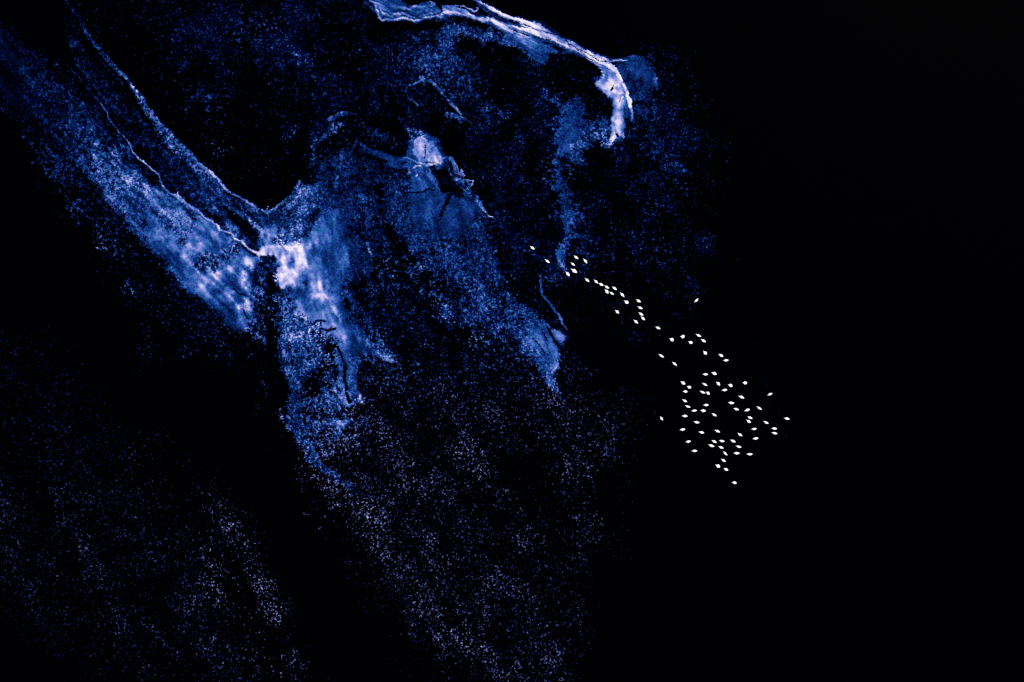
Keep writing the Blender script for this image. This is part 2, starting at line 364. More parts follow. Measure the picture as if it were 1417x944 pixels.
# --- middle veil
CUR = 4
poly([(492,215),(560,235),(600,300),(610,350),(600,400),(560,410),(520,370),(500,330)], .55,.27, 14, True)
poly([(560,235),(580,260),(590,300),(600,400),(560,380),(540,330),(540,270)], .58,.30, 12, True)
poly([(590,300),(665,300),(676,335),(690,385),(684,410),(706,440),(690,470),(640,450),(600,385)], .55,.33, 10, True)
line([(690,440,14,.38),(720,470,16,.38)], .55,.38, 10, True)
line([(640,465,10,.4),(665,475,8,.46)], .45,.42, 8, True)
line([(545,370,24,.34),(600,400,20,.36)], .32,.36, 16, True)
poly([(490,212),(520,216),(560,232),(570,262),(545,290),(505,280),(492,250)], .62,.28, 8, edge=4)
line([(500,208,2,.34),(525,214,4,.36),(545,222,7,.44),(565,228,6,.38),(590,238,7,.38),(600,250,9,.46),(604,262,6,.38)], .96,.4, 2.5, edge=1)
poly([(567,236),(592,246),(606,262),(622,266),(622,285),(612,300),(610,318),(580,316),(566,300)], .95,.30, 3, edge=1.5)
poly([(570,268),(640,272),(668,296),(672,316),(650,330),(600,334),(575,318)], .93,.30, 6, edge=3)
poly([(634,254),(650,266),(664,282),(672,300),(655,308),(640,300),(638,276)], .97,.32, 2.4, edge=1.2)
line([(648,290,4,.36),(660,300,5,.34)], 1,.36, 5)
line([(590,290,7,.36),(600,278,5,.36)], 1,.36, 6)
poly([(638,350),(668,345),(680,372),(672,382),(650,378),(636,370)], .78,.31, 9, edge=5)
line([(664,300,8,.3),(668,340,10,.3)], .62,.3, 6, edge=2)
line([(686,372,5,.4),(692,384,4,.42)], .8,.42, 4, edge=2)
poly([(590,234),(614,234),(626,246),(642,266),(652,276),(636,276),(624,262),(606,262),(600,248)], .28,.2, 4, edge=3)
line([(626,262,2),(620,280,1.8),(610,300,.9),(606,312,.8)], .3,.14, 2, edge=1)
line([(560,268,1),(585,267,.8),(592,262,1),(600,264,.8)], .08,.08, 1)
for pts in [[(500,262,4,.34),(515,300,7,.34),(535,335,8,.30)], [(548,262,5,.32),(556,300,8,.3),(575,345,9,.3)], [(600,318,8,.32),(615,345,9,.34),(632,375,9,.36)], [(655,318,7,.34),(668,350,8,.36),(684,384,7,.36)]]:
    line(pts, .80,.3, 7, edge=4, op=.8)
line([(525,262,3),(532,300,6),(555,350,8),(590,395,8)], .22,.2, 8, edge=4, op=.8)
line([(508,335,2,.5),(513,345,2.4,.52),(516,352,2,.45)], .75,.5, 3, edge=1)
# bright patch
poly([(562,205),(570,186),(582,184),(604,194),(616,212),(626,228),(610,236),(575,232),(556,224)], .93,.34, 4, edge=1.5)
line([(553,165,2),(566,180,4),(578,192,4)], .5,.36, 4, edge=2)
poly([(573,195),(581,190),(588,197),(600,199),(608,213),(614,225),(600,227),(580,224),(570,214)], 1,.62, 2.2, edge=1)
poly([(574,197),(588,199),(595,210),(590,220),(578,216)], 1,.76, 3)
line([(596,203,1),(598,201,1)], 1,.9, 1)
line([(586.5,202,.7),(587.5,210,.7),(587,219,.6)], 0,0, .5)
blob(592,204,4,1,.85)
line([(547,222,.8,.5),(562,218,.8,.62),(575,225,.9,.7),(590,229,2,.72),(604,227,2,.8),(611,228,1.2,.8),(613,222,1,.8),(617,219,1,.8)], 1,.7, .8)
line([(588,226,.5),(600,226,.6),(608,229,.6)], 0,0, .5)
line([(556,226,1),(560,224,1)], 0,0, .6)
line([(571,232,1),(574,230,1),(579,230,1.4)], 1,.7, .8)
# curls
for pts in [[(622,220),(627,224),(630,232),(634,240),(631,248),(626,240)], [(627,220),(633,230),(636,236),(640,246),(641,242),(638,233)],
            [(634,243),(640,248),(646,257)], [(643,248),(648,250),(651,256),(655,252),(652,258),(649,259)], [(655,269),(662,273),(664,282),(668,290)],
            [(659,275),(663,285),(670,294)], [(674,299),(680,300),(684,302)]]:
    line([(x, y, .95) for x, y in pts], 1, .72, .8)
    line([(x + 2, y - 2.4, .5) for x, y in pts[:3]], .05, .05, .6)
line([(682,301,1,.5),(692,307,.8,.36),(699,314,.8,.44),(706,322,.6,.3)], .85,.5, 1.2, edge=.5)
line([(618,219,1.1),(625,219,1.3),(629,226,1.4),(632,236,1.4),(636,244,1.2),(644,256,.8)], 1,.58, 1.1, edge=.3)
line([(640,232,.9),(643,242,1.1),(642,246,.9)], 1,.6, .9)
line([(647,249,.8),(654,250,1),(654,256,1),(650,261,.9)], 1,.78, .8)
line([(656,268,.9),(662,278,1.1),(668,289,1),(673,296,.8)], 1,.52, 1.0)
blob(634,247,3.6,1,.97); blob(659,277,3,1,.8); blob(575,244,2.6,1,.85)
line([(618,222,3,.3),(632,246,5,.33),(650,262,4,.3),(668,282,4,.34)], .75,.33, 3, edge=1, op=.6)
# ring filament above
CUR = 4
line([(581,107,1.6,.42),(586,112,2.2,.46),(598,114,2,.42),(606,122,2.2,.5),(614,131,1.8,.46),(622,140,2.2,.48),(628,148,1.8,.5),(636,157,1.6,.46)], .97,.5, 1.4, edge=.3)
line([(586,110,1.4),(577,116,1.2),(566,118,1.2),(562,125,1),(566,134,1),(575,142,1.2),(580,147,1)], .92,.38, 1.3, edge=.4)
line([(586,109,2.4)]*2, .95,.5, 2.2)
line([(616,158,3,.55),(626,160,4,.42),(634,166,3,.38)], .85,.46, 3, edge=1)
line([(634,160,.8),(645,166,.8),(652,170,.6)], .9,.4, 1)
line([(616,98,1),(620,104,2),(622,112,3),(620,120,1)], .8,.36, 2, edge=1)
# grain under the ridge
poly([(556,60),(580,42),(620,26),(640,40),(690,46),(735,56),(750,82),(700,62),(650,60),(660,120),(640,140),(580,105),(560,90)], .55,.29, 12, True)
line([(615,36,8,.34),(640,46,7,.36),(680,50,5,.38),(710,57,5,.4)], .66,.36, 5, edge=2)
line([(640,130,10),(670,155,8)], .4,.3, 8, True)
line([(735,112,3,.34),(750,125,4,.4),(770,145,5,.34)], .55,.36, 4, edge=2)
poly([(632,62),(700,62),(735,84),(740,100),(700,90),(650,80)], .04,.2, 6, True)
line([(530,32,4),(580,38,4),(610,34,3)], .02,.1, 4)
# blue veil right of the head
CUR = 6
poly([(862,85),(880,79),(894,82),(902,92),(908,118),(906,128),(896,132),(896,150),(904,172),(900,190),(882,182),(874,168),(877,145),(872,125),(864,112),(850,88)], .93,.28, 3, edge=1.2)
line([(856,84,2),(870,81,2.4),(885,82,3)], .95,.42, 2)
poly([(872,140),(896,150),(905,168),(908,190),(930,215),(945,235),(915,230),(885,205),(876,180)], .74,.23, 7, edge=4)
line([(880,150,5,.28),(892,168,5,.27),(896,186,4,.25)], .92,.27, 4, edge=1.5)
poly([(872,84),(892,83),(903,98),(905,122),(893,116),(884,108),(876,96)], .95,.37, 6, edge=3)
line([(884,79,1.5),(896,82,2),(905,92,2),(911,108,2),(913,128,2)], .5,.3, 4, edge=3)
line([(886,112,3,.24),(898,130,3,.22),(902,150,3,.2)], .8,.22, 4, edge=2)
line([(902,98,1.4,.42),(905,112,2.2,.5),(907,126,1.6,.42)], .95,.46, 1.6)
line([(880,135,4,.3),(892,150,4,.3),(897,168,3,.28)], .9,.3, 4)
line([(862,90,3),(872,108,4),(882,128,4)], .85,.2, 4)
line([(872,172,14,.28),(905,190,16,.28),(925,205,10,.26)], .3,.27, 20, True)
# granular blue fan under it
CUR = 6
poly([(770,200),(773,150),(790,148),(800,120),(815,126),(826,150),(848,168),(856,198),(846,208),(828,190),(802,198),(788,212),(784,240),(770,228)], .84,.33, 5, True)
poly([(776,165),(800,130),(812,150),(806,190),(786,205),(772,215),(772,190)], .92,.32, 6, edge=2)
line([(795,200,4,.42),(812,185,5,.44),(828,180,8,.5),(836,198,7,.5),(846,200,4,.55)], .7,.48, 5, edge=2)
line([(790,290,12),(794,320,8)], .5,.3, 8, edge=3)
line([(750,225,6),(770,260,8),(775,300,6)], .34,.3, 8, True)
poly([(786,214),(804,202),(824,200),(838,215),(830,260),(800,280),(790,240)], .07,.22, 6, True)
line([(768,215,5,.32),(772,240,7,.34),(777,265,7,.33),(783,290,8,.36),(787,315,6,.37),(783,335,4,.38),(781,348,2.5,.42)], .86,.35, 5, edge=3)
poly([(772,346),(778,342),(783,350),(783,365),(774,366),(770,356)], .95,.38, 1.8, edge=.8)
line([(778,366,4,.45),(784,376,3,.5)], .7,.48, 2.4, edge=1)
line([(780,340,.8,.45),(781,345,.8,.5)], .9,.45, 1)
line([(748,382,1.2),(762,388,3),(775,380,2.4),(781,378,1.2)], .65,.42, 2, edge=1)
line([(762,385,8),(790,392,7)], .3,.34, 7, True)
line([(815,350,6),(818,375,5)], .45,.28, 5, True)
line([(748,382,1.2,.42),(748,396,1.8,.44),(750,407,2,.44),(758,417,1.8,.42),(768,430,1.8,.46),(775,438,2.2,.48),(777,445,1.4,.46),(784,453,1,.36)], .97,.45, 1.1)
# --- bright ridge
CUR = 5
# thin blue film that rims the ridge
line([(504,2,2),(520,14,3),(532,24,3),(560,24,3),(575,29,3),(605,22,3),(640,16,7),(668,24,6),(700,38,7),(730,44,9),(760,54,8),(790,66,8),(815,76,7),(838,88,6),(852,104,7),(862,120,8),(870,142,6),(873,162,3),(876,170,2)], .96,.30, 2.2, edge=.8)
line([(655,-3,2),(682,12,3),(706,26,4),(745,36,4),(780,54,4),(820,74,4),(850,83,3),(868,83,2)], .9,.24, 2.2, edge=1.2)
line([(832,112,10),(848,124,11),(858,140,7),(856,165,7.5),(855,184,7.5),(848,196,4)], .95,.32, 3, edge=1)
poly([(500,-6),(545,-6),(570,8),(590,4),(605,10),(612,16),(612,26),(601,23),(585,29),(572,30),(558,24),(542,26),(526,23),(519,8)], .95,.33, 1.6, edge=.8)
line([(518,5,1,.6),(523,18,1.6,.6),(528,23,1.2,.62),(543,24,1,.66),(559,23,1.2,.7),(573,29,1.6,.74),(588,26,1.6,.72),(602,22,1.6,.72),(610,25,.8,.75)], 1,.7, .9)
line([(524,8,1,.5),(530,16,1.2,.56),(545,18,2,.62),(560,17,2.2,.6),(566,21,1.8,.56),(574,25,1.2,.5),(584,22,1.6,.56),(606,16,2,.56)], 1,.6, 1.0)
line([(512,0,2,.5),(522,4,3,.46),(534,9,2.4,.5),(546,13,1.4,.46)], 1,.5, 1.6)
line([(576,17,1.4),(592,15,1.6),(607,13,1.2)], 1,.48, 1.2)
line([(556,8,1),(566,12,1.6),(572,6,1),(580,11,1.4),(590,9,1),(604,11,1.4)], 1,.46, 1.2)
line([(594,9,.8),(597,4,.9),(602,8,.7)], 1,.62, .7)
line([(530,23,.5),(534,17,.5),(560,20,.4),(569,26,.5),(584,25,.4),(605,20,.4)], .6,.16, .6)
line([(540,3,1),(550,8,1.6),(565,11,1.4),(575,8,1),(585,15,1)], 1,.55, 1.2)
line([(545,12,1.2),(560,14,.9),(568,15,1)], .8,.2, 1)
line([(580,0,3),(572,4,2)], .02,.05, 2)
line([(594,3,1),(600,6,1),(596,9,1)], 1,.7, 1)
poly([(609,22),(613,8),(622,6),(634,8),(646,13),(655,20),(666,25),(682,24),(692,31),(706,38),(724,47),(748,60),(740,64),(716,56),(700,46),(680,31),(664,30),(650,24),(634,21),(618,21)], .98,.60, 1.5, edge=.6)
line([(611,20,1.6,.78),(618,16,2,.84),(632,17,2.2,.84),(646,20,2,.76),(660,26,2,.7),(678,27,2,.72),(692,35,2.4,.74),(706,44,2.4,.7)], 1,.76, 1.4)
line([(614,10,2,.52),(630,10,2,.5)], 1,.5, 2)
line([(630,7,.7),(642,8,.8),(650,13,.8),(657,16,1),(662,12,.8),(658,10,.6)], 1,.72, .7)
line([(644,11,.5),(652,18,.6),(664,20,1.2),(680,20,1.2),(700,32,1)], .3,.12, 1)
poly([(646,-4),(656,-4),(700,24),(690,28),(670,14)], .75,.26, 2, edge=1)
for x, y in [(649,20),(652,21),(656,22),(674,26),(675,28)]: blob(x, y, 1.8, 1, .97)
line([(654,-3,1,.6),(664,3,1.4,.7),(676,9,1.6,.74),(690,17,2,.76),(700,23,2.4,.82),(712,29,2.4,.84),(724,31,2,.8)], 1,.75, 1.1, edge=.4)
poly([(712,28),(728,30),(746,36),(764,48),(784,56),(808,68),(826,77),(846,83),(858,82),(846,86),(820,80),(790,70),(765,56),(740,50),(718,38)], .98,.80, 1.3, edge=.8)
line([(726,33,1.6,.74),(742,40,2.4,.8),(756,47,2,.78),(772,53,2,.78),(792,62,2,.74),(808,69,2,.78),(822,75,2,.7),(846,83,1,.7),(866,84,.8,.66)], 1,.78, 1.2)
line([(702,36,1.6,.74),(715,42,2,.84),(728,44,2.4,.92),(742,50,3,.97),(757,53,3,.93),(770,58,3,.93),(788,66,3,.93),(800,70,2.4,.93),(815,78,2.8,.88),(832,86,3.2,.9),(845,90,3,.95),(853,99,2.8,.93),(861,111,2.4,.93)], 1,.93, 1.0)
line([(815,73,2,.9),(826,79,2,.93),(840,84,1,.8)], 1,.9, 1)
for pts in [[(700,28),(712,35),(730,38),(744,45),(758,48),(772,51),(786,59),(798,68),(808,71),(820,77),(832,83),(852,85)],
            [(702,40),(716,47),(732,53),(748,56),(762,57),(776,64),(790,70)], [(704,31),(716,39),(730,41)], [(799,70),(814,79),(828,85),(842,92),(850,104),(860,113)]]:
    line([(x, y, .42) for x, y in pts], .35, .08, .5)
poly([(700,46),(730,54),(762,60),(782,70),(790,73),(776,75),(765,77),(756,88),(745,88),(730,74),(712,66),(692,60)], .92,.38, 2.5, edge=1.5)
line([(715,52,3,.52),(734,62,4,.54),(748,70,4,.42)], .98,.5, 4)
line([(750,60,1),(765,62,1),(780,69,1)], .5,.12, 1)
# head of the ridge
poly([(820,84),(838,88),(852,102),(866,116),(870,134),(864,150),(862,175),(862,191),(852,186),(849,197),(843,196),(846,170),(851,148),(848,137),(836,127),(821,114),(831,108),(835,98)], 1,.60, 2.2, edge=.4)
poly([(842,100),(850,106),(858,118),(860,130),(850,130),(840,122)], 1,.72, 3)
line([(838,96,1.4,.6),(840,106,2,.5),(836,114,2,.5)], 1,.5, 2)
line([(833,96,.8,.9),(837,100,.8,.8),(836,106,.8,.75),(828,113,1,.7)], 1,.8, .9)
line([(826,114,1.4,.66),(840,122,2,.68),(850,128,2,.7)], 1,.7, 2)
line([(863,116,.8,.9),(867,120,1.6,.95),(870,130,2.2,.95),(873,143,2.4,.93),(875,157,1.4,.8),(874,166,1.2,.6)], 1,.93, 1.0)
line([(860,128,1,.8),(864,128,1,.8)], 1,.8, 1)
line([(859,148,4,.66),(858,165,4.4,.74),(857,176,5,.74),(853,186,4,.82),(848,192,2.4,.84)], 1,.74, 2.6)
line([(849,188,2,.9),(847,197,1.4,.75)], 1,.9, 1.4)
line([(851,184,.4),(854,190,1.4)], .1,.1, .7)
line([(866,132,.6),(868,148,1),(868,162,1.6)], .95,.40, 1.6)
line([(851,117,.9),(849,121,1.1),(847,125,.7)], 0,0, .5)
line([(847,120,.6),(851,116,.6),(854,118,.6)], 1,.97, .5)
line([(862,137,.5),(860,141,.7)], 0,0, .5)
line([(858,145,.6),(861,141,.5),(864,133,.5)], 1,.95, .6)
blob(835,97.5,2.2,0,0); line([(834,99,.5),(837,96,.6),(838,98,.5)], 1,.92, .6)
# --- lower blue patch
CUR = 7
poly([(700,405),(722,420),(748,440),(762,452),(784,462),(784,474),(768,484),(776,498),(772,512),(764,520),(776,540),(788,556),(774,550),(758,530),(748,508),(726,490),(712,466),(694,436)], .76,.38, 5, edge=3)
poly([(730,452),(752,450),(768,470),(774,496),(764,514),(752,508),(742,486),(728,470)], .93,.42, 4, edge=2)
poly([(765,455),(782,460),(784,468),(777,474),(768,466),(760,458)], 1,.5, 1.6)
line([(768,462,2),(778,468,2.6)], 1,.62, 3)
line([(758,466,3,.56),(765,480,4.5,.62),(771,492,4.5,.62),(770,504,4.5,.52),(764,514,3,.42)], .99,.58, 3.4)
line([(738,462,2,.52),(748,474,3,.56),(756,486,2,.5)], .97,.52, 3, edge=1.5)
line([(748,488,2,.3),(754,500,3,.3)], .9,.3, 3, edge=1.5)
line([(745,470,4,.55),(752,474,3,.55)], .9,.55, 3)
line([(752,505,9,.38),(762,525,7,.42),(772,541,5.5,.46),(781,550,4,.5),(788,558,1.5,.42)], .82,.45, 4, edge=2)
line([(735,470,.5),(746,478,.8),(754,490,.6)], .5,.2, .8)
line([(744,455,.6),(752,462,1),(758,472,1)], .4,.2, .8)
line([(755,444,1),(766,452,1.4),(778,456,.7)], .1,.1, .9)
line([(756,450,.7),(762,462,1.4),(772,474,1.6),(780,484,1.4)], .08,.1, .9)
line([(764,518,1),(768,512,.8),(773,508,.7)], .95,.54, .9)
line([(740,552,20),(790,570,16),(820,610,10)], .3,.36, 14, True)
line([(815,508,3,.34),(822,520,3,.4)], .5,.36, 4, True)
line([(655,440,5),(700,450,8)], .6,.36, 6, True)

C *= np.clip(1 + np.where(ID == 1, .08, np.where((ID == 0) & (YY > 380), .2, .35))*BIG*(C < .5), .2, 2.2)
arm = (ID == 1) & (C < .9)
C = np.where(arm, np.clip(C + .10*ARM, 0, .9), C)
B = np.where(ID == 1, B*np.clip(1 + .20*ARM, .5, 1.5), B)
B = np.where((ID == 4) | (ID == 3), B*np.clip(1 + np.where(B > .62, .05, .13)*STREAK, .5, 1.5), B)
B = np.where(ID == 5, B*np.clip(1 + .14*RIDGE*sst((850 - XX)/30) + .09*STREAK*sst((XX - 830)/30), .6, 1.3), B)
B = np.minimum(B, .97)
C = np.where((ID == 4) & (C < .8), np.clip(C + .07*STREAK, 0, .85), C)
C = np.where(ID == 0, np.minimum(C, .34), C)
C = np.where(C < .34, C*np.clip(1 + np.where(YY > 380, .48, .3)*DIAG, .15, 2.2), C)
C = np.where(ID == 0, np.minimum(C, .33 + .12*sst((430 - YY)/80)), C)
Cc = np.clip(C, 1e-4, 1 - 1e-4)

def probit(p):
    q = np.minimum(p, 1 - p); t = np.sqrt(-2*np.log(q))
    z = t - (2.515517 + .802853*t + .010328*t*t)/(1 + 1.432788*t + .189269*t*t + .001308*t**3)
    return np.where(p < .5, z, -z)           # threshold exceeded with probability p

mm = np.where((ID == 0) & (YY > 380), .14, np.where(ID == 0, .28, .36))
N = FINE*np.sqrt(1 - mm*mm) + MID*mm
N /= N.std()
thr = probit(Cc)
g = sst((N - thr)/1.25 + .12)
var = 1.08 + (.18*MID + .32*spectrum_noise(0, sigma=.6))*np.where(C > .4, .62, 1)
var = np.clip(var, .35, 2.1)
smooth = sst((C - .78)/.2)
tex = np.clip(1 + .07*BIG + .04*FINE + np.where(ID == 3, .06*STREAK, np.where(ID == 1, .10*CURL, .06*CURL)), .5, 1.5)
Bm = B*np.clip(1 + .10*BIG, .6, 1.4)
AMT = Bm*(g*(1 - smooth) + smooth)*(var*(1 - smooth) + tex*smooth)
# faint silt haze in the water round the dense grain
AMT = np.maximum(AMT, B*np.clip(.62 + .16*BIG + .12*MID, .2, 1)*sst((C - .34)/.40)*np.where(ID == 0, .35, 1))
AMT = np.maximum(AMT, np.where((ID == 0), .42, 0)*B*sst((C - .13)/.25)*sst((520 - YY)/160)*np.clip(.7 + .3*BIG, 0, 1.3))
GREY = .75*sst((.62 - C)/.3)*sst((YY + .2*XX - 540)/200)*sst((YY - 440)/150)*sst((AMT - .05)/.15)
AMT = AMT*np.where(ID == 0, .79 - .10*sst((YY - 380)/200)*sst((.3 - C)/.15) + .10*sst((B - .36)/.1), 1)
AMT = np.clip(AMT, 0, 1).astype(np.float32)
# x1, y1, x2, y2 on the survey grid (head end first), breadth, how it looks and where it swims
BIRDS = [
(733.4,340.7,739.3,345.6,3.6,"white bird swimming alone at the upper left head of the whole flock"),
(753.7,358.9,760.2,364.1,3.6,"white bird just behind the leading one, left of the small pale blue tuft"),
(793.7,353.7,799.9,358.8,3.5,"white bird at the top of the knot of five beside the blue tuft"),
(806.4,358.3,812.7,364.2,3.7,"white bird at the right edge of the knot beside the blue tuft"),
(789.7,363.0,794.9,368.2,3.0,"small slim white bird in the middle of the knot beside the blue tuft"),
(789.3,372.4,798.2,377.1,5.2,"broadest white bird, its tail swung out to the right, by the blue tuft"),
(782.3,376.3,788.2,381.9,4.3,"plump white bird at the lower left of the knot, touching the blue tuft's tail"),
(808.9,384.9,815.1,390.5,3.5,"slim white bird first from the upper left end of the diagonal file"),
(821.3,387.4,827.6,392.2,3.5,"white bird second in the diagonal file, its tail touching the next bird"),
(827.8,392.2,834.8,395.2,3.6,"white bird third in the diagonal file, with its head against the bird in front"),
(836.0,395.1,842.4,399.6,3.4,"white bird fourth in the diagonal file, above the two that swim side by side"),
(846.3,397.2,853.5,400.8,3.6,"white bird on the upper right side of the diagonal file, fifth along"),
(836.2,400.9,842.2,405.6,4.3,"wedge shaped white bird on the lower left side of the diagonal file"),
(843.1,403.9,849.2,408.1,3.2,"small white bird on the lower side of the file, right of the wedge shaped one"),
(857.1,405.4,864.1,410.4,4.0,"white bird second to last in the diagonal file, above a short plump one"),
(863.0,416.0,869.3,420.0,4.4,"short plump white bird ending the diagonal file"),
(850.6,429.3,856.4,433.4,4.0,"notched white bird swimming alone below the diagonal file"),
(879.9,414.1,886.0,418.9,3.6,"white bird at the top of the short vertical row of four"),
(881.9,423.9,888.6,428.2,3.4,"white bird second from the top in the short vertical row of four"),
(883.2,432.3,889.7,437.0,3.6,"white bird third from the top in the short vertical row of four"),
(886.3,438.2,892.3,443.0,3.8,"white bird at the bottom of the short vertical row of four"),
(876.0,443.2,883.0,447.1,3.6,"white bird off to the lower left of the short vertical row"),
(959.8,418.5,966.3,414.1,3.4,"lone white bird tilted up to the right, high above the main flock"),
(906.4,452.5,913.5,455.1,3.8,"blunt white bird alone between the short vertical row and the loose group of six"),
(925.8,468.5,932.0,471.2,4.8,"broad white bird leftmost in the loose group above the main flock"),
(940.9,465.2,947.0,466.6,4.8,"heart shaped white bird second from left in the loose group"),
(952.0,472.2,957.8,475.6,4.2,"short round white bird in the middle of the loose group, lower than its neighbours"),
(962.0,462.3,969.8,466.3,3.4,"slim white bird highest on the right of the loose group"),
(969.2,469.2,976.2,473.8,3.6,"white bird at the right end of the loose group, just under the slim one"),
(910.7,489.8,918.2,495.0,3.4,"slim white bird alone at the far left under the loose group"),
(929.1,501.1,936.7,505.8,3.2,"very slim white bird on the left, down and right of another lone slim bird"),
(972.5,485.3,977.4,490.7,4.2,"upright wedge shaped white bird beneath the right end of the loose group"),
(993.4,490.2,1000.5,493.3,3.8,"upper white bird of the pair swimming between the loose group and main flock"),
(1000.1,498.8,1007.8,498.8,3.6,"level, evenly pointed white bird, the lower of the pair above the main flock"),
(971.7,517.8,979.2,518.5,3.3,"thin level white bird at the main flock's top edge, left of a broader one"),
(983.6,515.6,991.4,517.8,4.3,"broad angular white bird at the very top of the main flock"),
(941.1,528.2,948.0,531.4,4.4,"broad white bird at the upper left corner of the main flock"),
(949.8,534.5,956.0,536.9,3.9,"small white bird just right of and below the flock's upper left corner bird"),
(944.5,542.3,950.9,541.4,3.9,"small level white bird third down the flock's left edge"),
(970.7,530.0,978.6,533.8,3.3,"slim white bird below the thin level one at the flock's top edge"),
(990.0,528.9,996.5,532.5,4.0,"hooked white bird below the broad angular one at the top of the flock"),
(1006.6,532.7,1013.4,533.8,4.5,"plump white bird in the upper right of the flock, right of the hooked one"),
(998.0,540.5,1005.9,539.2,3.7,"white bird tipped slightly up to the right, under the plump one of the upper right"),
(967.9,540.5,975.2,544.9,3.6,"left bird of two white birds swimming tail to head in the upper flock"),
(975.8,542.7,982.0,544.9,3.9,"right bird of two white birds swimming tail to head in the upper flock"),
(943.6,552.5,950.3,556.5,3.6,"white bird on the flock's left edge, midway down, above a slim one"),
(1006.8,556.5,1015.3,558.7,3.7,"white bird right of the flock's centre, above and left of a broad backed one"),
(972.5,560.5,980.2,560.7,3.5,"level white bird above another in the centre left of the flock"),
(1026.7,529.6,1033.4,530.3,4.4,"fan tailed white bird at the upper right corner of the main flock"),
(1020.9,548.3,1029.6,550.5,3.9,"long white bird below the fan tailed one at the flock's upper right"),
(1061.4,547.6,1067.9,543.9,3.5,"white bird tilted up to the right, outside the flock's upper right side"),
(947.4,560.9,955.0,564.1,3.4,"slim white bird above and right of the level diamond shaped one on the left edge"),
(956.0,568.9,963.9,567.8,3.6,"white bird tipped up at the tail, inside the flock's left side"),
(968.5,567.8,976.2,568.9,3.9,"blunt tailed white bird directly beneath a level one in the flock's centre left"),
(983.9,572.0,991.4,575.8,3.3,"slim white bird alone in the open middle of the flock"),
(913.1,576.0,916.9,581.9,3.2,"lone upright white bird far out to the left of the main flock"),
(942.9,575.7,951.0,575.7,3.8,"level diamond shaped white bird on the flock's left edge"),
(959.3,582.9,967.3,585.8,3.4,"slim white bird below and right of the level diamond shaped one"),
(940.0,594.8,947.8,594.2,3.9,"level white bird on the flock's lower left edge, above two others stepping right"),
(966.1,597.2,974.0,599.4,3.6,"white bird at the lower left, between the left edge and the open middle"),
(988.1,595.4,996.1,597.6,3.4,"white bird in the lower middle, right of the open centre of the flock"),
(948.0,611.6,955.6,610.8,3.5,"level white bird upper of the two at the flock's bottom left"),
(956.3,624.1,964.4,623.7,3.6,"level white bird lower of the two at the flock's bottom left"),
(983.9,609.2,991.4,612.3,3.4,"left upper bird of the tight cluster near the flock's bottom"),
(994.5,609.0,1002.0,611.6,3.2,"narrow white bird right upper of the tight cluster near the bottom"),
(979.4,614.9,987.9,618.3,3.6,"long white bird at the left of the tight cluster near the bottom"),
(993.4,617.3,1000.8,620.7,3.5,"white bird lower right of the tight cluster, above a steeply turned one"),
(1000.1,623.8,1005.6,630.5,3.3,"slim steeply turned white bird just under the tight cluster"),
(1009.7,608.3,1017.4,612.1,3.5,"white bird right of the tight cluster near the flock's bottom"),
(1014.2,564.7,1022.0,567.6,3.8,"broad backed white bird in the right half, left of a tail up one"),
(1029.1,568.9,1037.1,566.2,3.8,"white bird in the right half with its tail tipped up to the right"),
(1045.8,562.5,1053.8,566.7,3.5,"white bird on the flock's right side, above and right of the tail up one"),
(1033.6,576.2,1040.7,579.5,3.5,"upper white bird of the close pair in the flock's right half"),
(1031.9,580.7,1038.3,585.1,3.8,"lower white bird of the close pair in the flock's right half"),
(1055.6,582.5,1062.9,586.5,3.3,"slim white bird on the right side, right of the close pair"),
(1083.8,578.9,1092.3,579.6,3.5,"rightmost white bird of the whole flock, level and pointed at both ends"),
(1066.7,592.9,1074.7,593.1,3.5,"upper level bird of the two stacked on the flock's right edge"),
(1066.7,598.3,1075.2,600.5,3.6,"lower white bird of the two stacked on the flock's right edge"),
(1038.7,593.6,1046.7,593.8,3.4,"level white bird midway down the right half, under the close pair"),
(1020.0,598.9,1026.7,603.8,3.4,"steep white bird in the lower centre, left of a level one"),
(1040.7,607.2,1048.9,606.5,3.7,"level white bird at the lower right of the flock"),
(1017.4,616.7,1025.4,619.4,3.5,"white bird in the lower right, above a long level one"),
(1014.2,626.7,1023.0,627.6,3.6,"long white bird left one of the two along the flock's bottom right"),
(1032.2,627.7,1040.9,629.4,3.6,"long white bird right one of the two along the flock's bottom right"),
(996.9,635.3,1004.1,638.4,3.7,"white bird first below the steeply turned one in the flock's tail"),
(989.1,643.1,996.1,646.0,4.3,"short plump white bird on the left of the flock's tail"),
(1000.7,647.9,1007.3,650.9,3.8,"white bird on the right of the flock's tail, above the last one"),
(1012.1,667.6,1019.0,668.1,4.0,"wedge shaped white bird last and lowest of the whole flock"),
]

# ---------------------------------------------------------------- foam meshes, cell by cell, open water left between
keep = AMT > .025
jx = (XX + rng.uniform(-.22, .22, XX.shape)).astype(np.float32)
jy = (YY + rng.uniform(-.22, .22, YY.shape)).astype(np.float32)
# corner grid (one more row and column than cells)
def corner(a):
    b = np.empty((PH + 1, PW + 1), np.float32); b[:-1, :-1] = a; b[-1, :-1] = a[-1]; b[:, -1] = b[:, -2]; return b
CX = corner(jx) - .5; CY = corner(jy) - .5
CX[:, -1] += 1; CY[-1, :] += 1
pad = np.pad(AMT, 1, mode='edge')
AV = (pad[:-1, :-1] + pad[1:, :-1] + pad[:-1, 1:] + pad[1:, 1:])/4          # thickness at the corners
CZ = .012 + .16*sst((AV - .25)/.7)*(1 + .25*corner(MID)) + .01*AV
CZ = np.maximum(CZ, .008)

